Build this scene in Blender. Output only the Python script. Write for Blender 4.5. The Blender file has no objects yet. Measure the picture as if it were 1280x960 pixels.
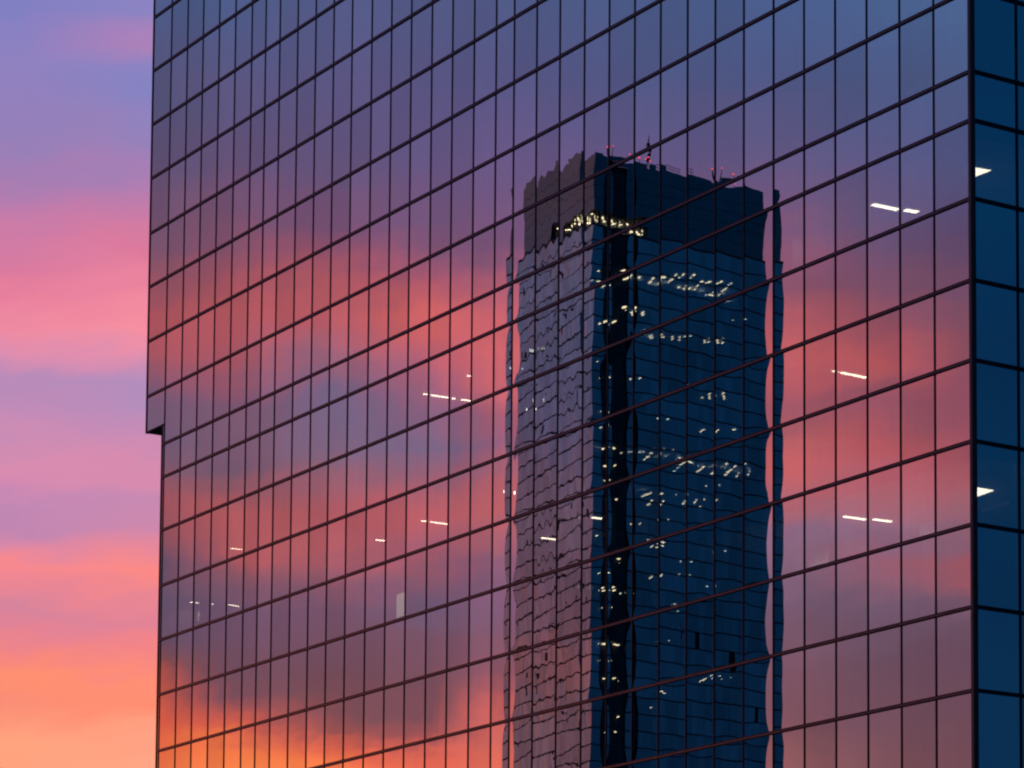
import bpy, math, random
from mathutils import Vector, Matrix

random.seed(7)
S = bpy.context.scene
COL = S.collection
R = math.radians

# ------------------------------------------------------------------ camera
CAM = Vector((117.16589, -96.13528, 1.70))
YAW, PITCH, ROLL = R(-55.15924), R(5.34087), R(0.09107)
FPX, PPX, PPY = 3979.575, 906.331, 1148.892          # measured on the 1280 px photograph
fwd = Vector((math.cos(PITCH) * math.sin(YAW), math.cos(PITCH) * math.cos(YAW), math.sin(PITCH)))
rgt = Vector((math.cos(YAW), -math.sin(YAW), 0))
upv = rgt.cross(fwd)
rg2 = rgt * math.cos(ROLL) + upv * math.sin(ROLL)
up2 = -rgt * math.sin(ROLL) + upv * math.cos(ROLL)
cd = bpy.data.cameras.new('camera')
cam = bpy.data.objects.new('camera', cd)
COL.objects.link(cam)
M = Matrix((rg2, up2, -fwd)).transposed().to_4x4()
M.translation = CAM
cam.matrix_world = M
cd.sensor_fit = 'HORIZONTAL'
cd.sensor_width = 36
cd.lens = FPX / 1280 * 36
cd.shift_x = (640 - PPX) / 1280                        # shift lens, as architectural photographs use
cd.shift_y = (PPY - 480) / 1280
cd.clip_start, cd.clip_end = 0.5, 20000
S.camera = cam


def ray(x, y):
    d = fwd + rg2 * ((x - PPX) / FPX) - up2 * ((y - PPY) / FPX)
    return d.normalized()


def lin(c):
    return tuple(((v / 255) / 12.92 if v / 255 <= 0.04045 else ((v / 255 + 0.055) / 1.055) ** 2.4) for v in c)


# ------------------------------------------------------------------ dusk sky
GLASS_R = 0.50                                         # share of light the facade glass mirrors
# columns of sky colours; each colour as seen (direct or mirrored) at a height y of the photograph
SKY_FACADE = {
 200: [(0,(72,88,135)),(100,(82,82,125)),(200,(95,78,116)),(270,(112,79,112)),(310,(126,79,107)),(350,(148,79,99)),(400,(178,80,92)),(440,(172,80,94)),(470,(150,82,104)),(500,(118,84,115)),(550,(110,85,116)),(585,(130,84,106)),(610,(150,80,96)),(640,(160,78,90)),(670,(142,78,96)),(700,(108,78,104)),(750,(96,76,104)),(805,(104,74,98)),(835,(140,72,76)),(862,(196,78,63)),(897,(224,86,60)),(938,(242,102,58)),(970,(248,112,58))],
 300: [(0,(72,90,138)),(100,(88,84,130)),(200,(102,80,122)),(270,(122,79,113)),(310,(142,79,106)),(350,(168,81,96)),(385,(184,84,93)),(430,(184,84,97)),(465,(168,86,106)),(500,(132,88,120)),(550,(126,88,114)),(590,(116,85,111)),(620,(145,84,100)),(650,(178,84,90)),(690,(178,84,92)),(720,(140,82,100)),(755,(113,79,108)),(800,(114,77,104)),(840,(116,74,92)),(868,(126,74,90)),(888,(168,78,81)),(908,(210,86,69)),(938,(246,116,54)),(975,(252,128,56))],
 420: [(0,(80,88,136)),(100,(90,85,134)),(200,(99,82,126)),(280,(120,79,118)),(320,(152,80,108)),(350,(178,84,98)),(385,(186,86,97)),(410,(184,87,101)),(440,(168,94,116)),(465,(146,94,122)),(495,(116,96,134)),(550,(122,97,130)),(580,(142,93,116)),(610,(160,90,107)),(650,(174,83,94)),(690,(184,89,99)),(715,(155,88,108)),(755,(119,80,107)),(800,(118,77,100)),(850,(118,74,90)),(890,(126,75,86)),(910,(156,78,80)),(932,(226,92,68)),(958,(248,112,60)),(978,(252,122,60))],
 540: [(0,(81,88,136)),(100,(88,84,133)),(200,(102,83,132)),(270,(114,82,124)),(310,(130,80,116)),(345,(172,83,106)),(375,(198,90,98)),(405,(212,94,97)),(440,(194,92,110)),(470,(168,92,120)),(505,(144,93,125)),(550,(120,96,132)),(590,(152,90,114)),(625,(178,89,104)),(655,(192,89,100)),(685,(172,90,110)),(715,(150,88,112)),(760,(114,87,119)),(800,(120,79,102)),(850,(122,75,91)),(890,(130,76,88)),(920,(165,80,85)),(945,(228,94,76)),(975,(248,104,68))],
 620: [(0,(78,89,137)),(100,(86,84,134)),(200,(104,84,133)),(260,(112,82,126)),(310,(122,81,120)),(350,(158,87,118)),(375,(182,90,110)),(400,(202,93,105)),(445,(216,98,107)),(480,(205,98,110)),(515,(178,88,108)),(550,(150,92,124)),(600,(182,92,105)),(640,(192,92,100)),(670,(180,94,108)),(705,(146,90,119)),(750,(128,87,120)),(800,(130,84,108)),(840,(145,82,100)),(865,(178,86,94)),(890,(204,92,90)),(935,(218,99,88)),(965,(232,102,80))],
 800: [(0,(72,90,139)),(100,(80,86,135)),(200,(98,84,133)),(300,(128,82,122)),(380,(165,86,108)),(450,(205,95,104)),(520,(180,88,102)),(600,(200,95,104)),(660,(165,98,118)),(720,(142,95,124)),(800,(124,82,106)),(870,(135,82,98)),(950,(180,92,90))],
 1000: [(0,(70,92,142)),(60,(73,88,138)),(100,(77,85,133)),(200,(96,85,131)),(260,(114,83,124)),(310,(138,82,114)),(350,(136,78,104)),(390,(170,83,98)),(420,(190,88,96)),(450,(194,88,96)),(480,(185,86,99)),(515,(164,84,102)),(545,(166,85,98)),(585,(202,94,99)),(610,(195,95,104)),(640,(176,98,114)),(665,(142,102,134)),(700,(138,99,126)),(750,(118,88,114)),(800,(120,82,103)),(850,(120,78,95)),(900,(122,76,91)),(950,(142,86,92))],
 1100: [(0,(70,95,144)),(60,(72,90,139)),(100,(74,87,134)),(200,(88,84,132)),(260,(97,81,124)),(310,(108,78,115)),(360,(130,78,105)),(395,(150,78,98)),(425,(174,81,94)),(450,(190,84,92)),(475,(182,85,96)),(500,(152,80,100)),(535,(164,80,95)),(560,(182,82,90)),(585,(182,88,104)),(625,(174,96,112)),(650,(150,102,130)),(675,(138,95,122)),(695,(150,88,110)),(725,(142,90,112)),(760,(112,84,110)),(830,(108,75,95)),(900,(116,75,92)),(950,(122,76,88))],
 1200: [(0,(72,98,146)),(60,(72,92,140)),(100,(74,89,135)),(200,(80,84,134)),(300,(96,73,112)),(360,(118,75,105)),(400,(128,75,98)),(430,(138,75,94)),(480,(144,73,94)),(520,(142,74,95)),(550,(154,76,94)),(585,(170,85,100)),(610,(174,90,106)),(640,(158,97,115)),(665,(140,94,118)),(690,(164,85,100)),(720,(162,86,102)),(745,(122,84,108)),(770,(109,79,100)),(830,(106,72,94)),(900,(111,72,88)),(950,(116,73,86))],
}
SKY_DIRECT = {
 20: [(0,(126,126,194)),(60,(142,128,192)),(110,(144,127,189)),(160,(148,126,184)),(220,(164,124,178)),(260,(188,122,171)),(300,(206,122,165)),(340,(218,120,158)),(380,(232,126,156)),(415,(238,138,162)),(445,(218,140,176)),(475,(184,137,184)),(500,(184,137,184)),(535,(198,138,181)),(580,(216,138,174)),(605,(212,136,176)),(625,(192,134,180)),(655,(190,132,176)),(685,(218,134,166)),(712,(246,134,142)),(738,(236,132,146)),(765,(212,130,156)),(800,(226,128,148)),(830,(244,132,126)),(852,(255,142,110)),(875,(248,138,116)),(900,(252,150,120)),(925,(255,162,124)),(955,(255,160,124))],
 170: [(0,(138,130,194)),(35,(170,128,186)),(60,(172,128,184)),(85,(140,130,194)),(110,(132,130,194)),(160,(144,129,188)),(210,(164,125,180)),(260,(196,122,168)),(310,(222,120,155)),(360,(240,134,158)),(410,(246,142,160)),(440,(232,142,170)),(465,(204,140,180)),(495,(176,140,188)),(530,(194,138,183)),(570,(214,138,174)),(605,(214,138,174)),(630,(198,136,178)),(660,(204,134,172)),(690,(232,134,152)),(720,(252,136,132)),(745,(232,132,146)),(775,(224,128,150)),(810,(242,130,134)),(845,(255,140,116)),(875,(255,140,112)),(910,(255,158,128)),(955,(255,164,132))],
}
# sky that the distant tower's pale side mirrors (already mirrored twice)
SKY_TWICE = [(150, (88, 69, 84)),(250, (84, 67, 83)),(310, (78, 70, 95)),(370, (74, 73, 104)),(450, (74, 72, 103)),(520, (79, 71, 102)),(580, (88, 69, 94)),(640, (97, 71, 91)),(680, (91, 69, 90)),(720, (95, 69, 90)),(780, (102, 69, 86)),(830, (119, 71, 80)),(860, (117, 71, 80)),(890, (100, 69, 84)),(950, (104, 71, 86))]


def elev(x, y):
    return math.degrees(math.asin(ray(x, y).z))


def bdeg(v):                                           # azimuth measured from due -X
    return math.degrees(math.atan2(v.y, -v.x))


EL0, EL1 = 5.0, 24.0
stations = []                                          # (b, [(t, linear colour)])


def station(b, rows, x, gain):
    st = []
    for y, c in sorted(rows, key=lambda q: -q[0]):
        t = (elev(x, y) - EL0) / (EL1 - EL0)
        q = lin(c)
        if gain < 1:                                   # mirrored sky colours are greyed and dimmed a little
            m_ = 0.3 * q[0] + 0.5 * q[1] + 0.2 * q[2]
            q = tuple(0.97 * (0.93 * v + 0.07 * m_) for v in q)
        st.append((t, tuple(v / gain for v in q)))
    stations.append((b, st))


for x, rows in SKY_FACADE.items():
    d = ray(x, 480)
    d.y = -d.y
    station(bdeg(d), rows, x, GLASS_R)
for x, rows in SKY_DIRECT.items():
    station(bdeg(ray(x, 480)), rows, x, 1.0)
station(bdeg(ray(690, 480)), SKY_TWICE, 690, GLASS_R * 0.52)
NIGHT = [(0.0, (0.0, 0.046, 0.152)), (0.22, (0.0, 0.047, 0.150)), (0.33, (0.0, 0.042, 0.140)), (0.45, (0.0, 0.050, 0.163)), (0.56, (0.0, 0.044, 0.150)), (0.68, (0.0, 0.052, 0.172)), (0.8, (0.0, 0.046, 0.160)), (1.0, (0.0, 0.05, 0.168))]
NIGHT2 = [(0.0, (0.001, 0.038, 0.135)), (0.35, (0.001, 0.045, 0.152)), (0.7, (0.001, 0.051, 0.172)), (1.0, (0.002, 0.05, 0.165))]
stations += [(-146, NIGHT2), (-70, NIGHT), (75, NIGHT), (140, NIGHT)]
stations.sort(key=lambda q: q[0])

W = bpy.data.worlds.new('World')
S.world = W
W.use_nodes = True
nt = W.node_tree
nt.nodes.clear()
N, L = nt.nodes.new, nt.links.new


def mth(op, a, b=None, c=None):
    n = N('ShaderNodeMath')
    n.operation = op
    for i, v in enumerate((a, b, c)):
        if v is None:
            continue
        if isinstance(v, (int, float)):
            n.inputs[i].default_value = v
        else:
            L(v, n.inputs[i])
    return n.outputs[0]


tc = N('ShaderNodeTexCoord')
nrm = N('ShaderNodeVectorMath'); nrm.operation = 'NORMALIZE'
L(tc.outputs['Generated'], nrm.inputs[0])
sp = N('ShaderNodeSeparateXYZ')
L(nrm.outputs[0], sp.inputs[0])
b = mth('MULTIPLY', mth('ARCTAN2', sp.outputs['Y'], mth('MULTIPLY', sp.outputs['X'], -1)), 180 / math.pi)
el = mth('MULTIPLY', mth('ARCSINE', sp.outputs['Z']), 180 / math.pi)
# wind-drawn cloud streaks: noise far longer along the horizon than across it
cx = N('ShaderNodeCombineXYZ')
L(mth('ADD', mth('MULTIPLY', b, 0.20), mth('MULTIPLY', el, 0.12)), cx.inputs[0])
skew = mth('MULTIPLY', mth('MAXIMUM', b, 0), 0.22)
el_s = mth('SUBTRACT', el, skew)
L(mth('MULTIPLY', el_s, 0.6), cx.inputs[1])
nz = N('ShaderNodeTexNoise'); nz.inputs['Scale'].default_value = 1.0; nz.inputs['Detail'].default_value = 5.0
nz.inputs['Roughness'].default_value = 0.55
L(cx.outputs[0], nz.inputs['Vector'])
cx2 = N('ShaderNodeCombineXYZ')
L(mth('ADD', mth('MULTIPLY', b, 0.55), mth('MULTIPLY', el, 0.4)), cx2.inputs[0])
L(mth('MULTIPLY', el_s, 2.2), cx2.inputs[1])
nz2 = N('ShaderNodeTexNoise'); nz2.inputs['Scale'].default_value = 1.0; nz2.inputs['Detail'].default_value = 4.0
L(cx2.outputs[0], nz2.inputs['Vector'])
side = mth('ADD', 0.65, mth('MULTIPLY', mth('GREATER_THAN', b, 0), 0.35))
el_w = mth('ADD', el, mth('ADD', mth('MULTIPLY', mth('MULTIPLY', mth('SUBTRACT', nz.outputs[0], 0.5), 1.2), side),
                          mth('MULTIPLY', mth('SUBTRACT', nz2.outputs[0], 0.5), 0.85)))
t_el = mth('DIVIDE', mth('SUBTRACT', el_w, EL0), EL1 - EL0)
b_w = mth('ADD', b, mth('MULTIPLY', mth('SUBTRACT', nz.outputs[0], 0.5), 1.6))
SKYSC = 4.0
prev = None
for i, (bs, st) in enumerate(stations):
    cr = N('ShaderNodeValToRGB')
    r = cr.color_ramp
    r.interpolation = 'LINEAR'
    st = st[:31]
    while len(r.elements) < len(st):
        r.elements.new(1.0)
    for e, (t, c) in zip(r.elements, st):
        e.position = min(max(t, 0), 1)
    for e, (t, c) in zip(r.elements, st):
        e.color = (c[0] / SKYSC, c[1] / SKYSC, c[2] / SKYSC, 1)
    L(t_el, cr.inputs[0])
    if prev is None:
        prev = cr.outputs[0]
    else:
        mr = N('ShaderNodeMapRange')
        mr.interpolation_type = 'SMOOTHSTEP' if bs - pb > 6 else 'LINEAR'
        L(b_w, mr.inputs['Value'])
        mr.inputs['From Min'].default_value = pb
        mr.inputs['From Max'].default_value = bs
        mx = N('ShaderNodeMix'); mx.data_type = 'RGBA'
        L(mr.outputs[0], mx.inputs[0]); L(prev, mx.inputs[6]); L(cr.outputs[0], mx.inputs[7])
        prev = mx.outputs[2]
    pb = bs
# upper sky and the ground-side dark
hi = N('ShaderNodeMapRange'); L(el, hi.inputs['Value']); hi.inputs['From Min'].default_value = 22; hi.inputs['From Max'].default_value = 50
mh = N('ShaderNodeMix'); mh.data_type = 'RGBA'
L(hi.outputs[0], mh.inputs[0]); L(prev, mh.inputs[6]); mh.inputs[7].default_value = (0.05 / SKYSC, 0.10 / SKYSC, 0.26 / SKYSC, 1)
lo = N('ShaderNodeMapRange'); L(el, lo.inputs['Value']); lo.inputs['From Min'].default_value = -3; lo.inputs['From Max'].default_value = 0
ml = N('ShaderNodeMix'); ml.data_type = 'RGBA'
L(lo.outputs[0], ml.inputs[0]); ml.inputs[6].default_value = (0.004, 0.004, 0.006, 1); L(mh.outputs[2], ml.inputs[7])
bg = N('ShaderNodeBackground'); L(ml.outputs[2], bg.inputs[0]); bg.inputs[1].default_value = SKYSC
SUN_AZ, SUN_EL = -92.0, 1.5
sky = N('ShaderNodeTexSky'); sky.sky_type = 'NISHITA'; sky.sun_disc = False
sky.sun_elevation, sky.sun_rotation = R(SUN_EL), R(SUN_AZ)
bg2 = N('ShaderNodeBackground'); L(sky.outputs[0], bg2.inputs[0]); bg2.inputs[1].default_value = 0.004
ad = N('ShaderNodeAddShader'); L(bg.outputs[0], ad.inputs[0]); L(bg2.outputs[0], ad.inputs[1])
wo = N('ShaderNodeOutputWorld'); L(ad.outputs[0], wo.inputs[0])

sl = bpy.data.lights.new('sun', 'SUN')
sl.energy, sl.angle, sl.color = 0.35, R(6), (1.0, 0.52, 0.34)
sun = bpy.data.objects.new('sun', sl)
COL.objects.link(sun)
sd = Vector((math.sin(R(SUN_AZ)) * math.cos(R(SUN_EL)), math.cos(R(SUN_AZ)) * math.cos(R(SUN_EL)), math.sin(R(SUN_EL))))
sun.rotation_euler = (-sd).to_track_quat('-Z', 'Y').to_euler()
sun.location = (-200, -50, 300)

vs = S.view_settings
S.display_settings.display_device = 'sRGB'
vs.view_transform, vs.look, vs.exposure, vs.gamma, vs.use_curve_mapping = 'Standard', 'None', 0, 1, False
S.cycles.use_denoising = True
S.cycles.max_bounces, S.cycles.glossy_bounces, S.cycles.transparent_max_bounces = 12, 6, 16
S.cycles.caustics_reflective = True
S.cycles.pixel_filter_type = 'BLACKMAN_HARRIS'
S.cycles.filter_width = 2.2


# ------------------------------------------------------------------ materials
def mat(name):
    m = bpy.data.materials.new(name)
    m.use_nodes = True
    m.node_tree.nodes.clear()
    return m, m.node_tree.nodes.new, m.node_tree.links.new


def metal(name, col, rough=0.4, metallic=0.6, scale=0.8, var=0.25, spec=0.5):
    m, n, l = mat(name)
    p = n('ShaderNodeBsdfPrincipled')
    t = n('ShaderNodeTexCoord'); z = n('ShaderNodeTexNoise'); z.inputs['Scale'].default_value = scale; z.inputs['Detail'].default_value = 4
    l(t.outputs['Object'], z.inputs['Vector'])
    r = n('ShaderNodeValToRGB')
    r.color_ramp.elements[0].position, r.color_ramp.elements[1].position = 0.3, 0.7
    r.color_ramp.elements[0].color = (*[c * (1 - var) for c in col], 1)
    r.color_ramp.elements[1].color = (*[c * (1 + var) for c in col], 1)
    l(z.outputs[0], r.inputs[0]); l(r.outputs[0], p.inputs['Base Color'])
    p.inputs['Roughness'].default_value, p.inputs['Metallic'].default_value = rough, metallic
    p.inputs['Specular IOR Level'].default_value = spec
    o = n('ShaderNodeOutputMaterial'); l(p.outputs[0], o.inputs[0])
    return m


def glass(name, refl, thru, fac=0.86, var=0.06):
    """coated thin architectural glass: mirrors most light, lets a little of the room through"""
    m, n, l = mat(name)
    g = n('ShaderNodeBsdfGlossy'); g.inputs['Roughness'].default_value = 0.0
    t = n('ShaderNodeBsdfTransparent'); t.inputs[0].default_value = (*thru, 1)
    geo = n('ShaderNodeNewGeometry'); oi = n('ShaderNodeObjectInfo')
    a = n('ShaderNodeMath'); a.operation = 'ADD'; l(geo.outputs['Random Per Island'], a.inputs[0]); l(oi.outputs['Random'], a.inputs[1])
    fr = n('ShaderNodeMath'); fr.operation = 'FRACT'; l(a.outputs[0], fr.inputs[0])
    mr = n('ShaderNodeMapRange'); l(fr.outputs[0], mr.inputs['Value'])
    mr.inputs['To Min'].default_value, mr.inputs['To Max'].default_value = 1 - var, 1 + var
    # faint rain streaks and dust on the coating
    tcn = n('ShaderNodeTexCoord'); mp = n('ShaderNodeMapping'); mp.inputs['Scale'].default_value = (2.2, 2.2, 0.25)
    l(tcn.outputs['Object'], mp.inputs[0])
    nzz = n('ShaderNodeTexNoise'); nzz.inputs['Scale'].default_value = 1.0; nzz.inputs['Detail'].default_value = 6; l(mp.outputs[0], nzz.inputs['Vector'])
    mr2 = n('ShaderNodeMapRange'); l(nzz.outputs[0], mr2.inputs['Value'])
    mr2.inputs['To Min'].default_value, mr2.inputs['To Max'].default_value = 0.95, 1.04
    mm = n('ShaderNodeMath'); mm.operation = 'MULTIPLY'; l(mr.outputs[0], mm.inputs[0]); l(mr2.outputs[0], mm.inputs[1])
    vm = n('ShaderNodeVectorMath'); vm.operation = 'SCALE'; vm.inputs[0].default_value = refl; l(mm.outputs[0], vm.inputs['Scale'])
    l(vm.outputs[0], g.inputs[0])
    mix = n('ShaderNodeMixShader'); mix.inputs[0].default_value = fac
    l(t.outputs[0], mix.inputs[1]); l(g.outputs[0], mix.inputs[2])
    o = n('ShaderNodeOutputMaterial'); l(mix.outputs[0], o.inputs[0])
    return m


def lamp(name, col, strength):
    m, n, l = mat(name)
    e = n('ShaderNodeEmission'); e.inputs[0].default_value = (*col, 1); e.inputs[1].default_value = strength
    o = n('ShaderNodeOutputMaterial'); l(e.outputs[0], o.inputs[0])
    return m


gr = GLASS_R / 0.86
M_GLASS = glass('coated_glass', (gr, gr, gr), (0.75, 0.82, 0.85), 0.86, 0.10)
M_TGLASS = glass('tower_glass', (0.66, 0.66, 0.66), (0.8, 0.85, 0.85), 0.8, 0.16)
M_ALU = metal('bronze_aluminium', (0.020, 0.013, 0.016), 0.5, 0.0, spec=0.18)
M_STRIP = metal('polished_strip', (0.13, 0.105, 0.12), 0.3, 1.0)
M_POST = metal('corner_metal', (0.05, 0.043, 0.045), 0.45, 0.3)
M_SOFFIT = metal('soffit_panel', (0.02, 0.017, 0.018), 0.6, 0.1)
M_CEIL = metal('ceiling_tile', (0.30, 0.30, 0.29), 0.9, 0.0, 3, 0.1)
M_FLOOR = metal('carpet', (0.05, 0.05, 0.055), 0.95, 0.0, 6, 0.3)
M_WALL = metal('office_wall', (0.10, 0.11, 0.12), 0.9, 0.0, 0.5, 0.2)
M_CLAD = metal('dark_cladding', (0.035, 0.033, 0.04), 0.35, 0.5)
M_LAMP = lamp('tube_glow', (1.0, 0.84, 0.58), 12)
M_TLAMP = lamp('far_tube_glow', (1.0, 0.84, 0.54), 8)
M_TDIM = lamp('far_tube_dim', (0.85, 0.90, 0.75), 6)
M_PLANT = lamp('plant_glow', (1.0, 0.84, 0.52), 2.8)
M_RED = lamp('beacon_glow', (1.0, 0.06, 0.05), 2.6)
M_PAINTED_GLOW = lamp('painted_glow_partition', (1.0, 0.90, 0.55), 1.2)  # no lamp: room light on the partition is painted in as emission
M_SLAB = metal('concrete_slab', (0.16, 0.17, 0.18), 0.9, 0.0, 1.0, 0.2)
M_SPAN = metal('spandrel_line', (0.012, 0.012, 0.016), 0.5, 0.2)
M_LOUV = metal('black_louvre', (0.008, 0.009, 0.010), 0.6, 0.1)
M_CROWN = metal('crown_panel', (0.25, 0.24, 0.245), 0.06, 1.0, 0.3, 0.08)
M_ROOF = metal('roof_membrane', (0.10, 0.10, 0.10), 0.9, 0.0)


# ------------------------------------------------------------------ mesh helpers
class MB:
    def __init__(self):
        self.v, self.f, self.s = [], [], []

    def quad(self, a, b, c, d):
        i = len(self.v)
        self.v += [tuple(a), tuple(b), tuple(c), tuple(d)]
        self.f.append((i, i + 1, i + 2, i + 3)); self.s.append(False)

    def box(self, x0, x1, y0, y1, z0, z1):
        i = len(self.v)
        self.v += [(x, y, z) for x in (x0, x1) for y in (y0, y1) for z in (z0, z1)]
        for f in ((0, 1, 3, 2), (4, 6, 7, 5), (0, 4, 5, 1), (2, 3, 7, 6), (0, 2, 6, 4), (1, 5, 7, 3)):
            self.f.append(tuple(i + k for k in f)); self.s.append(False)

    def bar(self, p, q, w, h, up=Vector((0, 0, 1))):
        p, q = Vector(p), Vector(q)
        d = (q - p).normalized()
        sx = d.cross(up)
        if sx.length < 1e-4:
            sx = Vector((1, 0, 0))
        sx.normalize()
        sy = sx.cross(d).normalized()
        i = len(self.v)
        for e in (p, q):
            for a, c in ((-1, -1), (1, -1), (1, 1), (-1, 1)):
                self.v.append(tuple(e + sx * (a * w / 2) + sy * (c * h / 2)))
        for f in ((0, 3, 2, 1), (4, 5, 6, 7), (0, 1, 5, 4), (1, 2, 6, 5), (2, 3, 7, 6), (3, 0, 4, 7)):
            self.f.append(tuple(i + k for k in f)); self.s.append(False)

    def tube(self, p, q, r0, r1, n=10):
        p, q = Vector(p), Vector(q)
        d = (q - p).normalized()
        a = d.orthogonal().normalized(); c = d.cross(a)
        i = len(self.v)
        for e, r in ((p, r0), (q, r1)):
            for k in range(n):
                t = 2 * math.pi * k / n
                self.v.append(tuple(e + a * (r * math.cos(t)) + c * (r * math.sin(t))))
        for k in range(n):
            j = (k + 1) % n
            self.f.append((i + k, i + j, i + n + j, i + n + k)); self.s.append(True)
        self.f.append(tuple(i + k for k in reversed(range(n)))); self.s.append(False)
        self.f.append(tuple(i + n + k for k in range(n))); self.s.append(False)

    def ball(self, c, r, n=10, m=6):
        i = len(self.v)
        for a in range(m + 1):
            t = math.pi * a / m
            for k in range(n):
                p = 2 * math.pi * k / n
                self.v.append((c[0] + r * math.sin(t) * math.cos(p), c[1] + r * math.sin(t) * math.sin(p), c[2] + r * math.cos(t)))
        for a in range(m):
            for k in range(n):
                j = (k + 1) % n
                self.f.append((i + a * n + k, i + (a + 1) * n + k, i + (a + 1) * n + j, i + a * n + j)); self.s.append(True)

    def build(self, name, material, parent=None, **props):
        me = bpy.data.meshes.new(name)
        me.from_pydata(self.v, [], self.f)
        me.polygons.foreach_set('use_smooth', self.s)
        me.materials.append(material)
        me.update()
        o = bpy.data.objects.new(name, me)
        COL.objects.link(o)
        if parent:
            o.parent = parent
        for k, v in props.items():
            o[k] = v
        return o


def thing(name, label, cat, loc=(0, 0, 0), group=None):
    o = bpy.data.objects.new(name, None)
    COL.objects.link(o)
    o.location = loc
    o['label'], o['category'] = label, cat
    if group:
        o['group'] = group
    return o


# ------------------------------------------------------------------ ground
g = MB()
g.quad((-5000, -5000, 0), (5000, -5000, 0), (5000, 5000, 0), (-5000, 5000, 0))
g.build('ground', metal('asphalt', (0.05, 0.05, 0.052), 0.9, 0.0, 0.4, 0.2), kind='structure')

# ------------------------------------------------------------------ the office tower
ZC = 1.70
Zk = {-8: 100.95, -7: 96.85, -6: 92.75, -5: 88.65, -4: 84.56, -3: 80.47, -2: 76.37, -1: 72.21, 0: 68.16, 1: 64.05, 2: 59.9, 3: 55.79,
      4: 53.33, 5: 49.41, 6: 45.34, 7: 41.37, 8: 37.37, 9: 33.28, 10: 29.25, 11: 25.18, 12: 21.12, 13: 17.06, 14: 13.0, 15: 8.95, 16: 4.9, 17: 0.85}
Zk = {k: v + ZC for k, v in Zk.items()}
UX = [-95.40, -92.27, -89.52, -86.90, -84.25, -81.63, -79.02, -76.87, -74.69, -72.01, -69.36, -66.76, -64.16, -61.43, -58.78, -56.15, -53.47, -50.85,
      -48.17, -45.51, -43.38, -40.76, -38.14, -35.42, -32.75, -30.07, -27.41, -24.71, -22.01, -19.29, -16.55, -13.80, -11.08, -8.40, -5.68, -2.94, 0.0]
XL, XLO = -95.40, -92.63                               # upper and lower left ends
DEPTH = 40.2
NY = 14
VY = [DEPTH * i / NY for i in range(NY + 1)]
Z_SOF = 57.25 + ZC                                     # underside of the overhanging bay
OF = thing('office_tower', 'mirror glass office tower with dark mullion grid, reflecting pink sunset clouds and a skyscraper', 'building')


def px_of(p):
    d = Vector(p) - CAM
    z = d.dot(fwd)
    return PPX + FPX * d.dot(rg2) / z, PPY - FPX * d.dot(up2) / z


def pane_mesh(mb, org, ux, n, w, h, amp, tx, tz, nw, nh, wob=1.0):
    """one sealed glass unit, bulged a millimetre or so by its air gap; org = lower corner"""
    i0 = len(mb.v)
    ph = [random.uniform(0, 6.28) for _ in range(4)]
    a2, a3 = random.gauss(0, 0.00010) * wob, random.gauss(0, 0.00010) * wob
    for j in range(nh + 1):
        eta = -1 + 2 * j / nh
        for i in range(nw + 1):
            xi = -1 + 2 * i / nw
            bul = amp * (1 - xi * xi) * (1 - eta * eta) ** 0.65 + tx * xi * w / 2 + tz * eta * h / 2
            bul += a2 * math.sin(2.2 * math.pi * eta + ph[0]) * math.cos(1.5 * xi + ph[1]) + a3 * math.sin(3.1 * math.pi * xi + ph[2]) * math.cos(2 * eta + ph[3])
            mb.v.append(tuple(org + ux * (w * (xi + 1) / 2) + Vector((0, 0, h * (eta + 1) / 2)) + n * bul))
    for j in range(nh):
        for i in range(nw):
            a = i0 + j * (nw + 1) + i
            mb.f.append((a, a + 1, a + nw + 2, a + nw + 1)); mb.s.append(True)


panes = []
rows = sorted(Zk)                                      # top to bottom
for ra, rb in zip(rows[:-1], rows[1:]):
    zt, zb = Zk[ra], Zk[rb]
    for c in range(len(UX) - 1):
        x0, x1 = UX[c], UX[c + 1]
        zb2 = zb
        if c == 0:
            if zt < Z_SOF:
                continue
            zb2 = max(zb, Z_SOF)
        panes.append(('front', x0, x1, zb2, zt))
    if zt < Z_SOF + 0.1:
        panes.append(('front', XLO, UX[1], zb, zt))
    elif zb < Z_SOF:
        panes.append(('front', XLO, UX[1], zb, Z_SOF))
    for c in range(NY):
        panes.append(('side', VY[c], VY[c + 1], zb, zt))


def area(p):
    k, a, b_, z0, z1 = p
    P = [(a, 0, z0), (b_, 0, z0), (b_, 0, z1), (a, 0, z1)] if k == 'front' else [(0, a, z0), (0, b_, z0), (0, b_, z1), (0, a, z1)]
    q = [px_of(v) for v in P]
    ins = sum(1 for x, y in q if 0 <= x <= 1280 and 0 <= y <= 960)
    ar = abs(sum(q[i][0] * q[(i + 1) % 4][1] - q[(i + 1) % 4][0] * q[i][1] for i in range(4))) / 2
    return ar * ins / 4


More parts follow.
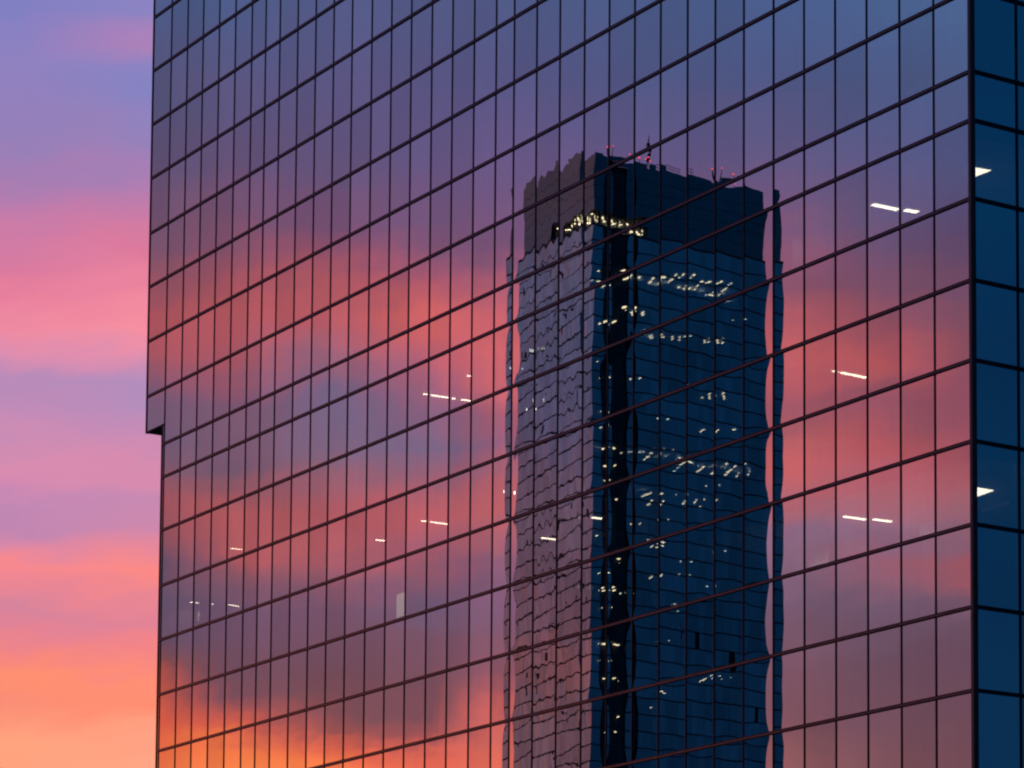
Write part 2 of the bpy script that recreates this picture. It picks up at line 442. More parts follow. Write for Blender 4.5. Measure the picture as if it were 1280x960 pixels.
panes.sort(key=lambda p: -area(p))
colamp = {round(x, 2): random.uniform(0.85, 1.15) for x in UX}
rest = MB()
for i, p in enumerate(panes):
    k, a, b_, z0, z1 = p
    mb = MB() if i < 100 else rest
    w, h = b_ - a, z1 - z0
    vis = area(p) > 0
    nw, nh = (10, 12) if vis else (1, 1)
    amp = 0.00142 * colamp.get(round(a, 2), 1) * random.uniform(0.8, 1.2)
    tx, tz = random.gauss(0, 0.00035), random.gauss(0, 0.00030)
    if k == 'front' and abs(a + 19.29) < 0.1:           # a strongly bulged column, then a column set slightly askew
        amp, tx = 0.0021 * random.uniform(0.9, 1.1), random.gauss(0, 0.00012)
    elif k == 'front' and abs(a + 16.55) < 0.1:
        amp, tx = 0.0009 * random.uniform(0.8, 1.2), random.gauss(0.0017, 0.00012)
    elif k == 'front' and (abs(a + 43.38) < 0.1 or abs(a + 45.51) < 0.1):
        amp, tx = 0.0018 * random.uniform(0.9, 1.1), random.gauss(0, 0.0002)
    wob = 2.8 if k == 'front' and -42 < a < -35.9 else 1.7 if k == 'front' and abs(a + 43.38) < 0.1 else 1.0
    if wob > 1.5:
        nw, nh = (14, 18) if vis else (1, 1)
    if k == 'front':
        pane_mesh(mb, Vector((a, 0, z0)), Vector((1, 0, 0)), Vector((0, -1, 0)), w, h, amp, tx, tz, nw, nh, wob)
    else:
        pane_mesh(mb, Vector((0, a, z0)), Vector((0, 1, 0)), Vector((1, 0, 0)), w, h, amp, tx, tz, nw, nh)
    if i < 100:
        mb.build('glass_pane', M_GLASS, OF)
rest.build('glass_pane', M_GLASS, OF, kind='stuff')

# mullions: slim fins standing a little proud of the glass
ZTOP, ZBOT = Zk[-8], 0.0
for i, x in enumerate(UX[1:-1]):
    m = MB()
    m.box(x - 0.042, x + 0.042, -0.042, 0.14, ZBOT, ZTOP)
    m.build('mullion', M_ALU, OF)
m = MB(); m.box(XL - 0.05, XL + 0.05, -0.06, 0.14, Z_SOF - 0.08, ZTOP); m.build('mullion', M_ALU, OF)
m = MB(); m.box(XLO - 0.05, XLO + 0.04, -0.06, 0.14, 0, Z_SOF - 0.08); m.build('mullion', M_ALU, OF)
for y in VY[1:]:
    m = MB()
    m.box(-0.14, 0.062, y - 0.045, y + 0.045, ZBOT, ZTOP)
    m.build('mullion', M_ALU, OF)


def transom(kind, a, b_, z):
    m = MB(); s = MB()
    for z0, z1, pr in ((0.026, 0.094, 0.075), (-0.094, -0.026, 0.075)):
        if kind == 'front':
            m.box(a, b_, -pr, 0.13, z + z0, z + z1)
        else:
            m.box(-0.13, pr, a, b_, z + z0, z + z1)
    if kind == 'front':
        s.box(a, b_, -0.062, 0.12, z - 0.025, z + 0.025)
    else:
        s.box(-0.12, 0.055, a, b_, z - 0.026, z + 0.026)
    o = m.build('transom', M_ALU, OF)
    s.build('cover_strip', M_STRIP if kind == 'front' else M_ALU, o)


for k, z in Zk.items():
    if k == 17:
        continue
    transom('front', (XL if z > Z_SOF else XLO) + 0.06, -0.16, z)
    transom('side', 0.16, DEPTH - 0.06, z)
m = MB(); m.box(XL + 0.06, UX[1] - 0.06, -0.075, 0.13, Z_SOF - 0.07, Z_SOF + 0.03); m.build('transom', M_ALU, OF)

# corner post: a pale face beside a deep black joint
m = MB()
m.box(-0.155, 0.02, -0.085, 0.02, 0, ZTOP + 0.2)
o = m.build('corner_post', M_POST, OF)
m = MB(); m.box(0.022, 0.10, -0.06, 0.155, 0, ZTOP + 0.2); m.build('joint', M_LOUV, o)
m = MB(); m.box(-0.195, -0.158, -0.070, 0.02, 0, ZTOP + 0.2); m.build('joint', M_LOUV, o)

# overhang, end walls, back, roof
m = MB(); m.box(XL, XLO + 0.3, 0.16, DEPTH - 0.1, Z_SOF - 0.06, Z_SOF + 0.25)
for i in range(1, 14):
    m.box(XL + 0.05, XLO - 0.05, VY[i] - 0.03, VY[i] + 0.03, Z_SOF - 0.085, Z_SOF - 0.063)
m.build('soffit', M_SOFFIT, OF)
m = MB(); m.box(XL - 0.02, XL + 0.12, 0.145, DEPTH, Z_SOF + 0.255, ZTOP)
for i in range(1, 14):
    m.box(XL - 0.07, XL - 0.024, VY[i] - 0.04, VY[i] + 0.04, Z_SOF + 0.26, ZTOP)
m.build('end_wall', M_CLAD, OF)
m = MB(); m.box(XLO - 0.02, XLO + 0.12, 0.145, DEPTH, 0, Z_SOF - 0.065)
for i in range(1, 14):
    m.box(XLO - 0.07, XLO - 0.024, VY[i] - 0.04, VY[i] + 0.04, 0, Z_SOF - 0.1)
m.build('end_wall', M_CLAD, OF)
m = MB(); m.box(XLO + 0.13, -0.15, DEPTH + 0.05, DEPTH + 0.2, 0, ZTOP)
m.build('back_wall', M_CLAD, OF)
m = MB(); m.box(XL + 0.13, -0.14, 0.15, DEPTH, ZTOP - 0.3, ZTOP - 0.02)
m.build('roof', M_ROOF, OF)
m = MB()
m.box(XL - 0.05, 0.12, -0.09, 0.3, ZTOP + 0.005, ZTOP + 0.5); m.box(-0.3, 0.12, 0.305, DEPTH + 0.2, ZTOP + 0.005, ZTOP + 0.5)
m.box(XL - 0.05, XL + 0.3, 0.305, DEPTH + 0.2, ZTOP + 0.005, ZTOP + 0.5)
m.build('parapet', M_ALU, OF)

# rooms behind the glass: slab, hung ceiling and core wall on every storey
CEIL_DROP = 0.62
ROOM = 15.0
for ra, rb in zip(rows[:-1], rows[1:]):
    z = Zk[ra]
    xl = XL if z > Z_SOF else XLO
    m = MB()
    m.box(xl + 0.2, -0.22, 0.22, ROOM + 8, z - 0.12, z + 0.12)
    o = m.build('floor_slab', M_FLOOR, OF)
    c = MB(); c.box(xl + 0.25, -0.5, 0.5, ROOM + 7.9, z - CEIL_DROP, z - CEIL_DROP + 0.04)
    c.build('ceiling', M_CEIL, o)
m = MB(); m.box(XLO + 0.5, -ROOM, ROOM, ROOM + 0.3, 0, ZTOP - 0.4); m.box(-ROOM - 0.3, -ROOM, ROOM + 0.31, DEPTH - 1, 0, ZTOP - 0.4)
m.build('core_wall', M_WALL, OF)
m = MB()
for x in (-84, -67, -50, -34, -17.5):
    for y in (2.0,):
        m.box(x - 0.35, x + 0.35, y - 0.35, y + 0.35, 0, ZTOP - 0.4)
m.build('column', M_WALL, OF)


def ceil_hit(x, y, side=False):
    d = ray(x, y)
    t = (-CAM.x / d.x) if side else (-CAM.y / d.y)
    z = CAM.z + t * d.z
    ks = [k for k in rows if Zk[k] > z]
    zc = Zk[ks[-1]] - CEIL_DROP
    tt = (zc - CAM.z) / d.z
    if not side:                                       # lamps hang lower where the ceiling runs out of sight
        tt = min(tt, ((1.0 + (x - 230) * 0.004 if x < 310 else 12.5) - CAM.y) / d.y)
    return CAM + d * tt


LGRP = 'ceiling lights inside the office tower'
LIGHTS = [
 ((238, 752), (248, 752.8), 0.09, 'very faint thin ceiling light in the grey violet floor band close to the left end'),
 ((263, 754), (266, 754.3), 0.08, 'dot of a ceiling lamp between two fainter lights in the grey violet floor band'),
 ((529.5, 491.5), (569, 497.5), 0.17, 'longest thin white ceiling light behind violet glass, left of the reflected skyscraper at mid height'),
 ((577, 498.5), (588, 500.3), 0.17, 'short white ceiling light at the right end of the longest thin ceiling light'),
 ((584, 468.5), (588, 469.2), 0.12, 'tiny orange-white ceiling lamp above the longest thin ceiling light'),
 ((470, 674), (482, 675.2), 0.15, 'short white ceiling light behind rosy glass, left of the broken pair of light tubes'),
 ((527, 650.2), (533.5, 651), 0.15, 'stub of ceiling light just left of a longer tube in rosy glass'),
 ((538, 651.5), (560, 654.3), 0.15, 'medium long ceiling light tube behind rosy glass, with a short stub on its left'),
 ((597, 631.5), (607.5, 632.7), 0.17, 'short bright ceiling light close to the left edge of the reflected skyscraper'),
 ((289, 684.6), (302, 685.9), 0.09, 'faint thin ceiling light behind red glass near the far left end of the tower'),
 ((286, 755), (298, 757), 0.12, 'small cream ceiling light behind grey violet glass, lowest on the left'),
 ((677, 671.2), (696, 673.6), 0.17, 'yellowish ceiling light shining through the pale side of the reflected skyscraper'),
 ((1091, 254.5), (1122, 261), 0.34, 'thick bright ceiling light behind purple glass near the corner, highest on the right'),
 ((1131, 261.5), (1147, 264), 0.34, 'shorter bright ceiling light right of the thick highest one near the corner'),
 ((1041, 462.5), (1048, 464.5), 0.14, 'tiny left end of the ceiling light row glowing behind red glass'),
 ((1052, 464.8), (1073, 469), 0.20, 'middle ceiling light of the row glowing behind the reddest glass on the right'),
 ((1074, 469.3), (1082, 471), 0.20, 'short right end of the ceiling light row behind the reddest glass'),
 ((1055, 644.5), (1082, 648.3), 0.24, 'left one of two bright ceiling lights behind lilac glass low near the corner'),
 ((1092, 648), (1114, 651), 0.24, 'right one of two bright ceiling lights behind lilac glass low near the corner'),
 ((740, 646), (752, 647.3), 0.26, 'yellow ceiling light shining through the dark corner of the reflected skyscraper'),
]
for p, q, w, lab in LIGHTS:
    P, Q = ceil_hit(*p), ceil_hit(*q)
    t = thing('ceiling_light', lab, 'ceiling light', P, LGRP)
    a, b_ = Vector((0, 0, -0.05)), Q - P + Vector((0, 0, -0.05))
    m = MB(); m.bar(a, b_, w, 0.05); m.build('tube', M_LAMP, t)
    m = MB(); m.bar(a + Vector((0, 0, 0.035)), b_ + Vector((0, 0, 0.035)), w + 0.08, 0.018); m.build('housing', M_POST, t)
for c3, lab in ((((1238.5, 212), (1213, 207.6), (1213, 221.5)), 'wedge-like ceiling panel light behind the blue side glass, upper of two beside the corner post'),
                (((1242, 612), (1217, 607.8), (1217, 621)), 'wedge-like ceiling panel light behind the blue side glass, lower of two beside the corner post')):
    P, A, B = [ceil_hit(*q, True) for q in c3]
    t = thing('ceiling_light', lab, 'ceiling light', P, LGRP)
    for nm, dz, h, ma in (('diffuser', -0.06, 0.03, M_LAMP), ('housing', -0.028, 0.018, M_POST)):
        m = MB()
        lo_ = [Vector((0, 0, dz)), A - P + Vector((0, 0, dz)), B - P + Vector((0, 0, dz))]
        m.v = [tuple(v) for v in lo_] + [tuple(v + Vector((0, 0, h))) for v in lo_]
        m.f = [(0, 2, 1), (3, 4, 5), (0, 1, 4, 3), (1, 2, 5, 4), (2, 0, 3, 5)]
        m.s = [False] * 5
        m.build(nm, ma, t)


def room_panel(x0, x1, y0, y1, depth, material, name, label, cat):
    d = ray((x0 + x1) / 2, (y0 + y1) / 2)

    def hit(x, y):
        e = ray(x, y)
        return CAM + e * ((depth - CAM.y) / e.y)
    A, B = hit(x0, y1), hit(x1, y0)
    t = thing(name, label, cat, (A.x, depth, A.z))
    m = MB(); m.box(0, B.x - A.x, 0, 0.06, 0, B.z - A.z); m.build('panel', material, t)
    m = MB(); w = B.x - A.x; h = B.z - A.z
    m.box(-0.05, -0.002, -0.01, 0.07, 0, h); m.box(w + 0.002, w + 0.05, -0.01, 0.07, 0, h); m.box(-0.05, w + 0.05, -0.01, 0.07, h + 0.002, h + 0.05)
    m.build('frame', M_POST, t)
    zm = (A.z + B.z) / 2
    if material is not M_PAINTED_GLOW:                        # an added, unseen fill spot brightens each of these partitions
        kk = [k for k in rows if Zk[k] > zm][-1]
        sp = bpy.data.lights.new('room_fill_spot', 'SPOT')
        sp.energy, sp.color, sp.spot_size, sp.spot_blend, sp.shadow_soft_size = 260, (1.0, 0.93, 0.86), R(150), 0.6, 0.25
        so = bpy.data.objects.new('room_fill_spot', sp); COL.objects.link(so)
        so.parent = t; so.location = ((B.x - A.x) / 2, -1.9, Zk[kk] - CEIL_DROP - 0.05 - A.z)


room_panel(495.5, 506, 740, 772, 2.2, M_PAINTED_GLOW, 'painted_glow_partition', 'pale yellow partition with painted-in room light behind violet glass, low left of the reflected skyscraper', 'partition')

M_PALE = metal('pale_plaster', (0.72, 0.70, 0.66), 0.85, 0.0, 0.6, 0.08)
for x0, x1, y0, y1, dp, lab in ((1053, 1086, 662, 700, 7.0, 'pale partition below the left one of two bright ceiling lights near the corner'),
                                (1012, 1036, 655, 712, 6.0, 'faint pale wall panel behind lilac glass beside the right edge of the reflected skyscraper'),
                                (1149, 1168, 650, 690, 6.5, 'narrow pale wall panel behind lilac glass right of the two low ceiling lights'),
                                (1225, 1262, 588, 640, 8.0, 'pale partition of the lit corner room behind the blue side glass'),
                                (1044, 1056, 262, 305, 4.0, 'narrow pale column casing behind purple glass left of the highest ceiling light'),
                                (236, 250, 745, 780, 3.0, 'pale narrow wall panel behind grey violet glass at the lower left end of the tower')):
    room_panel(x0, x1, y0, y1, dp, M_PALE, 'interior_screen', lab, 'partition')

# fill spots added to brighten the rooms, cones turned down to stay unseen
for px, py, depth, watt in ((1070, 262, 5.5, 500), (1130, 250, 5.0, 400), (1035, 640, 4.6, 500), (1085, 630, 4.8, 650), (1150, 625, 4.5, 500), (1190, 615, 3.5, 400),
                            (1195, 200, 3.5, 350), (1062, 455, 4.0, 250), (243, 745, 2.2, 260), (292, 748, 3.0, 200), (560, 645, 3.0, 120), (690, 665, 3.5, 150), (745, 640, 3.5, 250)):
    d = ray(px, py)
    z = CAM.z + d.z * (-CAM.y / d.y)
    kk = [k for k in rows if Zk[k] > z][-1]
    P = CAM + d * ((depth - CAM.y) / d.y)
    t = bpy.data.lights.new('room_fill_spot', 'SPOT')
    t.energy, t.color, t.spot_size, t.spot_blend, t.shadow_soft_size = watt * 5, (1.0, 0.86, 0.66), R(118), 0.6, 0.08
    o = bpy.data.objects.new('room_fill_spot', t); COL.objects.link(o)
    o.location = (P.x, depth, Zk[kk] - CEIL_DROP - 0.06); o.parent = OF
    m = MB(); c = Vector((P.x, depth, Zk[kk] - CEIL_DROP - 0.005)); m.tube(c, c - Vector((0, 0, 0.03)), 0.12, 0.13, 12)
    m.build('fill_spot_can', M_POST, OF)  # small can modelled around the added fill spot

# ------------------------------------------------------------------ the skyscraper across the street, seen in the mirror
# planned in mirrored coordinates (y > 0, behind the facade) and built at -y
DV = 680.0


def vpt(x, y, depth=DV):
    d = ray(x, y)
    h = Vector((math.sin(YAW), math.cos(YAW), 0))
    return CAM + d * (depth / d.dot(h))


V0 = vpt(738, 480)                                     # outer corner of the plan
X0, Y0 = V0.x, V0.y


def along_x(px):                                       # distance along -X from corner (b = 0)
    d = ray(px, 480); t = (Y0 - CAM.y) / d.y
    return X0 - (CAM.x + t * d.x)


def along_y(px):
    d = ray(px, 480); t = (X0 - CAM.x) / d.x
    return CAM.y + t * d.y - Y0


def z_at(px, py, bb):                                  # height seen at the right face
    d = ray(px, py); t = (X0 - CAM.x) / d.x
    return CAM.z + t * d.z


AG, A2, A2C = 0.0, along_x(640), along_x(651)
B1, B2, B3, B3C = along_y(758), along_y(789), along_y(966), along_y(960)
ZCR, ZB1, ZB0 = z_at(745, 196, 0), z_at(745, 264, 0), z_at(745, 283, 0)
FH = 3.95
SK = thing('skyscraper', 'tall blue glass skyscraper with notched corner and dark crown, mirrored in the office tower', 'building', (X0, -Y0, 0))


class TM(MB):                                          # local plan: a = distance along -X, b = along mirrored +Y
    def tb(self, a0, a1, b0, b1, z0, z1):
        self.box(-a1, -a0, -b1, -b0, z0, z1)

    def wall(self, kind, off, s0, s1, z0, z1, step=2.95, tilt=0.0016):
        n = max(1, round((s1 - s0) / step))
        for i in range(n):
            p0, p1 = s0 + (s1 - s0) * i / n, s0 + (s1 - s0) * (i + 1) / n
            dx, dz = random.gauss(0, tilt) * 1.4, random.gauss(0, tilt) * 1.6
            e = [-dx - dz, dx - dz, dx + dz, -dx + dz]
            if kind == 'a':                            # face looking at the facade
                v = [(-p1, -off + e[0], z0), (-p0, -off + e[1], z0), (-p0, -off + e[2], z1), (-p1, -off + e[3], z1)]
                self.quad(v[1], v[0], v[3], v[2])
            else:                                      # face looking +X
                v = [(-off + e[0], -p0, z0), (-off + e[1], -p1, z0), (-off + e[2], -p1, z1), (-off + e[3], -p0, z1)]
                self.quad(v[1], v[0], v[3], v[2])


AEND, BEND = A2, B3
nst = int(ZB0 / FH)
dark_panes = [(872, 790), (915, 819), (944, 905)]
for s in range(nst):
    zt = ZB0 - s * FH
    zb = zt - FH
    gl = TM()
    gz0, gz1 = zb + 0.02, zt - 0.30
    gl.wall('a', 0.0, AG, A2, gz0, gz1, step=1.5, tilt=0.006)
    gl.wall('b', 0.0, 0.0, B1, gz0, gz1)
    gl.wall('b', 0.0, B2, B3, gz0, gz1)
    go = gl.build('storey_glazing', M_TGLASS, SK)
    mu = TM()
    n = round((B3 - B2) / 2.95)
    for i in range(n + 1):
        bq = B2 + (B3 - B2) * i / n
        mu.tb(-0.02, 0.08, bq - 0.018, bq + 0.018, gz0, gz1)
    mu.build('mullion', M_SPAN, go)
    sp_ = TM()
    n = round((A2 - AG) / 1.3)
    for i in range(n):                                  # slab edges broken up in shape to imitate rippled reflections on the pale side
        a0, a1 = 0.12 + (A2 - 0.12) * i / n, 0.12 + (A2 - 0.12) * (i + 1) / n - 0.004
        if random.random() < 0.24:
            continue
        o0, o1, hh = random.gauss(0, 0.22), random.gauss(0, 0.22), random.choice((0.1, 0.14, 0.2, 0.26, 0.26, 0.45))
        k0 = len(sp_.v)
        for a, o_ in ((a0, o0), (a1, o1)):
            for bb in (-0.08, 0.1):
                for z_ in (zt - 0.15 - hh / 2, zt - 0.15 + hh / 2):
                    sp_.v.append((-a, -bb, z_ + o_))
        for f in ((0, 1, 3, 2), (4, 6, 7, 5), (0, 4, 5, 1), (2, 3, 7, 6), (0, 2, 6, 4), (1, 5, 7, 3)):
            sp_.f.append(tuple(k0 + q for q in f)); sp_.s.append(False)
    sp_.tb(-0.08, 0.1, 0.0, B1, zt - 0.29, zt); sp_.tb(-0.08, 0.1, B2, B3, zt - 0.29, zt)
    sp_.build('spandrel', M_SPAN, SK)
    sb = TM()
    sb.tb(0.9, A2 - 0.3, 0.4, B3 - 0.5, zt - 0.28, zt - 0.05)
    sb.build('floor_slab', M_SLAB, SK)
m = TM(); m.tb(14, A2 - 1, 12, B3 - 6, 0, ZB0 - 0.4); m.build('core_wall', M_WALL, SK)
PB = along_y(808)
M_DGLASS = glass('dark_glass', (0.07, 0.07, 0.075), (0.95, 0.95, 0.9), 0.72, 0.2)
m = TM()
for k in range(int(ZB0 / FH)):
    zt = ZB0 - k * FH
    m.wall('b', 0.45, B1 + 0.13, B2 - 0.13, zt - FH + 0.01, zt - 0.01, 1.9)
m.wall('b', 0.45, B1, B2, ZB1, ZCR - 2.0)
m.build('dark_bay', M_DGLASS, SK)
m = TM(); m.tb(5.0, 5.3, B1 + 0.15, B2 - 0.15, 0, ZCR - 2.0); m.build('bay_back_wall', M_LOUV, SK)
m = TM()
for _ in range(46):                                     # dark fragments added to imitate a ragged reflection on the pale side
    a = random.uniform(1.0, A2 - 2.0); z = random.uniform(ZB0 - 34 * FH, ZB0 - 1)
    m.tb(a, a + random.uniform(0.3, 1.1), -0.10, -0.085, z, z + random.choice((0.4, 0.6, 1.2, 2.0)))
m.build('reflection_fragment', M_LOUV, SK)
m = TM()
for q in (B1, B2):
    m.tb(-0.06, 0.86, q - 0.12, q + 0.12, 0, ZB0)
m.build('bay_jamb', M_SPAN, SK)
m = TM(); m.tb(0.5, A2, B3 + 0.02, B3 + 0.3, 0, ZB0); m.tb(A2 + 0.02, A2 + 0.3, 0.1, B3 + 0.3, 0, ZB0); m.build('back_wall', M_CLAD, SK)
# dark opened lights in the glazing
m = TM()
for x, y in dark_panes:
    z = z_at(x, y, 0); s = int((ZB0 - z) / FH); bq = along_y(x)
    m.tb(-0.075, -0.045, bq - 1.0, bq + 1.0, ZB0 - (s + 1) * FH + 0.05, ZB0 - s * FH - 0.31)
m.build('blank_panel', M_LOUV, SK)
# lit plant floor below the crown
PA = 15.0
m = TM(); m.tb(1.6, A2C - 1, 1.6, B3C - 1, ZB0 + 0.3, ZB1); m.build('plant_floor_wall', M_SLAB, SK)
m = TM(); m.tb(-0.1, A2, -0.1, B3, ZB0 + 0.02, ZB0 + 0.3); m.build('terrace', M_SLAB, SK)
m = TM()
for q in [i * 3.0 for i in range(0, 13)]:
    if q < PB - 0.5: m.tb(0.1, 0.45, q, q + 0.35, ZB0 + 0.31, ZB1 - 0.02)
    if 0.5 < q < PA: m.tb(q, q + 0.35, 0.1, 0.45, ZB0 + 0.31, ZB1 - 0.02)
m.build('column', M_SPAN, SK)
# crown: stone-dark polished panels in courses with open joints
m = TM()
hz = ZB1
nC = 4
for i in range(nC):
    z0, z1 = ZB1 + (ZCR - ZB1) * i / nC, ZB1 + (ZCR - ZB1) * (i + 1) / nC - 0.12
    if i == 0:
        m.wall('a', 0.0, PA, A2C, ZB0 + 0.31, ZB1 - 0.1, 4.0, 0.004); m.wall('b', 0.0, PB, B3C, ZB0 + 0.31, ZB1 - 0.1, 4.0, 0.003)
    m.wall('a', 0.0, 0.0, A2C, z0, z1, 4.0, 0.006)
    m.wall('b', 0.0, 0.0, B1, z0, z1, 4.0, 0.003)
    m.wall('b', 0.0, B2 - 1.2, B3C, z0, z1, 4.0, 0.003)
m.build('crown_panels', M_CROWN, SK)
m = TM(); m.tb(0.15, A2C - 0.05, 0.15, B1, ZB1 + 0.02, ZCR - 0.4); m.tb(0.9, A2C - 0.05, B1 + 0.01, B2 - 1.21, ZB1 + 0.02, ZCR - 0.5)
m.tb(0.15, A2C - 0.05, B2 - 1.2, B3C - 0.05, ZB1 + 0.02, ZCR - 0.4); m.build('crown_core', M_SPAN, SK)
m = TM(); m.tb(-0.05, A2C, B3C - 0.04, B3C + 0.15, ZB1, ZCR - 0.05); m.tb(A2C - 0.04, A2C + 0.15, 0, B3C, ZB1, ZCR - 0.05); m.build('crown_end', M_CLAD, SK)
# broken parapet line
m = TM()
segs = [(0, 3.2, 1.3), (3.2, along_y(806), 0.9), (along_y(813), along_y(826), 1.3), (along_y(826), along_y(892), 0.25), (along_y(897), B3C, 1.0)]
for q0, q1, hh in segs:
    m.tb(0.05, 0.5, q0, q1, ZCR - 0.1, ZCR + hh)
for q0, q1, hh in ((0.5, 9, 1.2), (9, 16, 0.3), (16, A2C - 3.2, 0.8)):
    m.tb(q0, q1, 0.05, 0.5, ZCR - 0.1, ZCR + hh)
m.build('parapet', M_CROWN, SK)
# roof plant, rail, masts with red beacons
m = TM()
q0, q1 = along_y(826), along_y(856)
for i in range(8):
    q = q0 + (q1 - q0) * i / 7
    m.tb(0.2, 0.3, q - 0.05, q + 0.05, ZCR + 0.2, ZCR + 1.6)
m.tb(0.2, 0.3, q0, q1, ZCR + 1.6, ZCR + 1.7); m.tb(0.2, 0.3, q0, q1, ZCR + 0.9, ZCR + 0.97)
m.build('roof_rail', M_SPAN, SK)
m = TM(); m.tb(0.6, A2C - 0.6, 0.6, B3C - 0.6, ZCR - 0.38, ZCR - 0.1); m.build('roof', M_ROOF, SK)


def mast(px, h, r, red=True, name='mast'):
    bq = along_y(px)
    m = MB(); p = Vector((-0.9, -bq, ZCR - 0.1)); m.tube(p, p + Vector((0, 0, h)), r, r * 0.6)
    m.tube(p, p + Vector((0, 0, 0.3)), r * 2.5, r * 2.2)
    o = m.build(name, M_SPAN, SK)
    if red:
        m = MB(); m.ball(p + Vector((0, 0, h + 0.2)), 0.24); m.build('beacon', M_RED, o)


mast(765, 3.4, 0.22)
mast(796, 2.4, 0.12)
mast(898, 3.6, 0.25)
mast(921, 2.6, 0.10)
# crane-like lattice antenna
m = MB(); bq = along_y(811); p = Vector((-1.5, -bq, ZCR - 0.1)); tip = p + Vector((-0.6, -1.4, 8.6))
legs = [(0.45, 0.45), (-0.45, 0.45), (0.0, -0.5)]
for ax, ay in legs:
    m.tube(p + Vector((ax, ay, 0)), tip, 0.09, 0.04, 6)
for i in range(9):
    for j in range(3):
        t0, t1 = i / 10, (i + 1) / 10
        a = (p + Vector((*legs[j], 0))).lerp(tip, t0); c = (p + Vector((*legs[(j + 1) % 3], 0))).lerp(tip, t1)
        m.tube(a, c, 0.045, 0.045, 5)
for dz, s in ((3.0, 0.7), (4.4, 0.55), (5.6, 0.45)):
    c = p.lerp(tip, dz / 8.6)
    m.box(c.x - 0.25, c.x + 0.25, c.y - s, c.y + s, c.z - 0.35, c.z + 0.35)
o = m.build('lattice_antenna', M_SPAN, SK)
for oy, dz in ((0.9, 2.9), (0.0, 3.5), (-1.0, 2.6)):
    m = MB(); m.ball(p + Vector((0.3, oy, dz)), 0.22); m.build('beacon', M_RED, o)

# lights on the skyscraper's floors
TL = """786,344,1.3 796,342.5,1.4 817,350,1.3 822,345,1.2 834,352,.9 839,347.5,1.2 848,342.5,1.6 857,347,.5 864,343,1.1 856,360,.8 866,361.5,1 873,357,1.3 881,352,1.3
890,354,1 898,352.5,1.3 889,371,.6 897,370,.7 903,365,1 908,362,1.2 913,358,.6 917,356,.5 937,366,.8 741,346,.7 743,351,.6 755,352,1 787,382,1.4 789,387,.7 803,390,1.4 804,393,1.2 749,406,1.6
763,402,1.1 768,400,.8 818,416,.9 820,419,.9 837,418,.8 838,422,.9 853,420,.9 852,424,.9 861,420,.6 889,421,.7 898,422,.9 890,427,.7 899,427,.9 918,398,.3 882,495,.7 897,491,.8 898,495,.8 899,498,.7
882,541,1 887,539,.9 919,540,.8 747,565,.9 756,561,.9 763,560,1 770,570,.6 778,566,.5 795,565,.5 802,565,.5 806,575,1 812,571.5,1.1 818,566.5,1 822,561,.5 841,564,.9 844,583,.6 850,579,.6 856,575,1 862,574,1
873,587,1 878,584.5,1.2 884,581,1.2 905,578.5,.7 903,591,1 908,587.5,1.1 913,585,1 920,581,.8 925,594,.9 928,590,.5 805,619,1.3 812,617,1.2 819,615,1 816,627,1.2 822,625,.8 850,617,.4 867,628,1 870,625,.6 887,625,.7 878,635,.7 890,606,.4
755,639,1.1 762,637,.8 817,678,1 828,676,1.1 826,681,.8 753,700,1.1 744,740,1.1 762,733,1 764,737,1 770,743,1.1 776,741,.5 787,740,.4 818,720,1 820,718,.6 854,719,.4 743,763,1 764,767,.6
751,804,1.2 743,810,1.1 762,808,1 768,805,1 762,850,1 754,856,.9 765,857,1.1 771,853,.9 747,858,.5 875,851,.8 880,848,1 884,846,.9 895,844,.6 898,848,.5 913,846,.4 827,861,.9 831,863,.9 814,882,.8 818,913,.6 745,927,.7 749,925,.5 748,446,.9 757,470,.7 764,505,.9 742,520,.8 753,528,.9 770,545,.7 745,590,1 759,602,.8 768,622,.9 748,668,1.1 766,660,1 757,684,.9 771,700,.8 746,716,.9 758,772,.9 769,786,.8 747,828,.9 760,880,.8 752,900,.9 768,915,.7 800,655,.7 834,650,.6 858,700,.6 846,760,.6 890,735,.5 832,800,.5 905,690,.5 800,470,.7 830,520,.6 860,480,.5"""
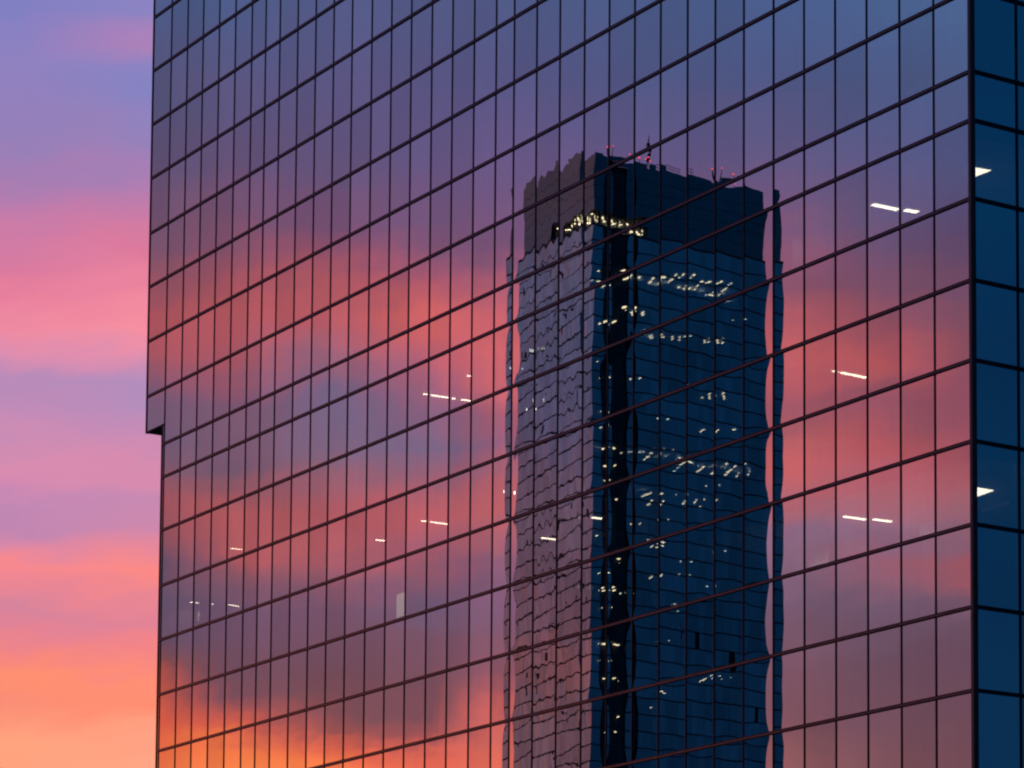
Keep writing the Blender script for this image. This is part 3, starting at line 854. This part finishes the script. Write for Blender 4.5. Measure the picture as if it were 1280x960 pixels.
for tok in TL.split():
    x, y, s = map(float, tok.split(','))
    zz = z_at(x, y, 0)
    st = int((ZB0 - zz) / FH)
    zc = ZB0 - st * FH - 0.36
    d = ray(x, y)
    t_in = (X0 - CAM.x) / d.x
    P = CAM + d * max((zc - CAM.z) / d.z, t_in + 0.7)
    a, bq = X0 - P.x, P.y - Y0
    a = max(a, 0.35)
    if B1 < bq < B2:
        a = min(max(a, 0.8), 4.0)
    m = TM()
    m.tb(a, a + 1.05 * s + 0.25, bq - 0.15 - 0.14 * s, bq + 0.15 + 0.14 * s, zc - 0.12, zc)
    m.build('ceiling_light', M_TLAMP if s > 0.6 else M_TDIM, SK)
for x, y, w in ((800, 349, 1), (832, 352, 1.2), (862, 356, 1.4), (890, 360, 1.4), (914, 364, 1), (758, 560, .8), (806, 574, 1), (838, 574, 1), (866, 580, 1.2), (884, 584, 1.2), (908, 586, 1.2), (935, 592, .8),
                (812, 617, .6), (744, 740, .6), (762, 806, .6), (818, 416, .7), (745, 650, .8)):
    zz = z_at(x, y, 0); st = int((ZB0 - zz) / FH)
    pl = bpy.data.lights.new('ceiling_fill_spot', 'SPOT')    # unseen upward spots added to brighten the ceilings of the busy floors
    pl.energy, pl.color, pl.shadow_soft_size, pl.spot_size, pl.spot_blend = 420 * w, (0.85, 0.95, 0.85), 0.25, R(150), 0.8
    po = bpy.data.objects.new('ceiling_fill_spot', pl); COL.objects.link(po)
    po.parent = SK; po.location = (-4.5, -along_y(x) - 1.0, ZB0 - st * FH - 1.5); po.rotation_euler = (math.pi, 0, 0)
# lamps strung under the crown: the lit plant floor
for i in range(46):
    m = TM()
    if i % 3:
        q = random.uniform(0.3, PB - 1); zz = random.uniform(ZB0 + 0.4, ZB1 - 0.8)
        m.tb(0.9, 1.4, q, q + random.choice((0.1, 0.15, 0.2, 0.25, 0.8)), zz, zz + random.choice((0.12, 0.15, 0.2, 0.3)))
    else:
        q = random.triangular(0.8, 14.0, 2.0); zz = random.uniform(ZB0 + 0.4, ZB1 - 0.8)
        m.tb(q, q + random.choice((0.1, 0.15, 0.2)), 0.9, 1.4, zz, zz + random.choice((0.12, 0.2, 0.8)))
    m.build('plant_lamp', M_TLAMP if i % 9 == 0 else M_PLANT, SK)
# a few lamps on the pale side
for x, y in ((672, 438), (660, 510), (675, 498), (652, 462), (630, 615)):
    d = ray(x, y); t = (Y0 - CAM.y) / d.y
    P = CAM + d * t
    a = X0 - P.x
    m = TM(); m.tb(a - 0.3, a + 0.3, 0.3, 0.7, P.z - 0.3, P.z + 0.3); m.build('ceiling_light', M_TDIM, SK)
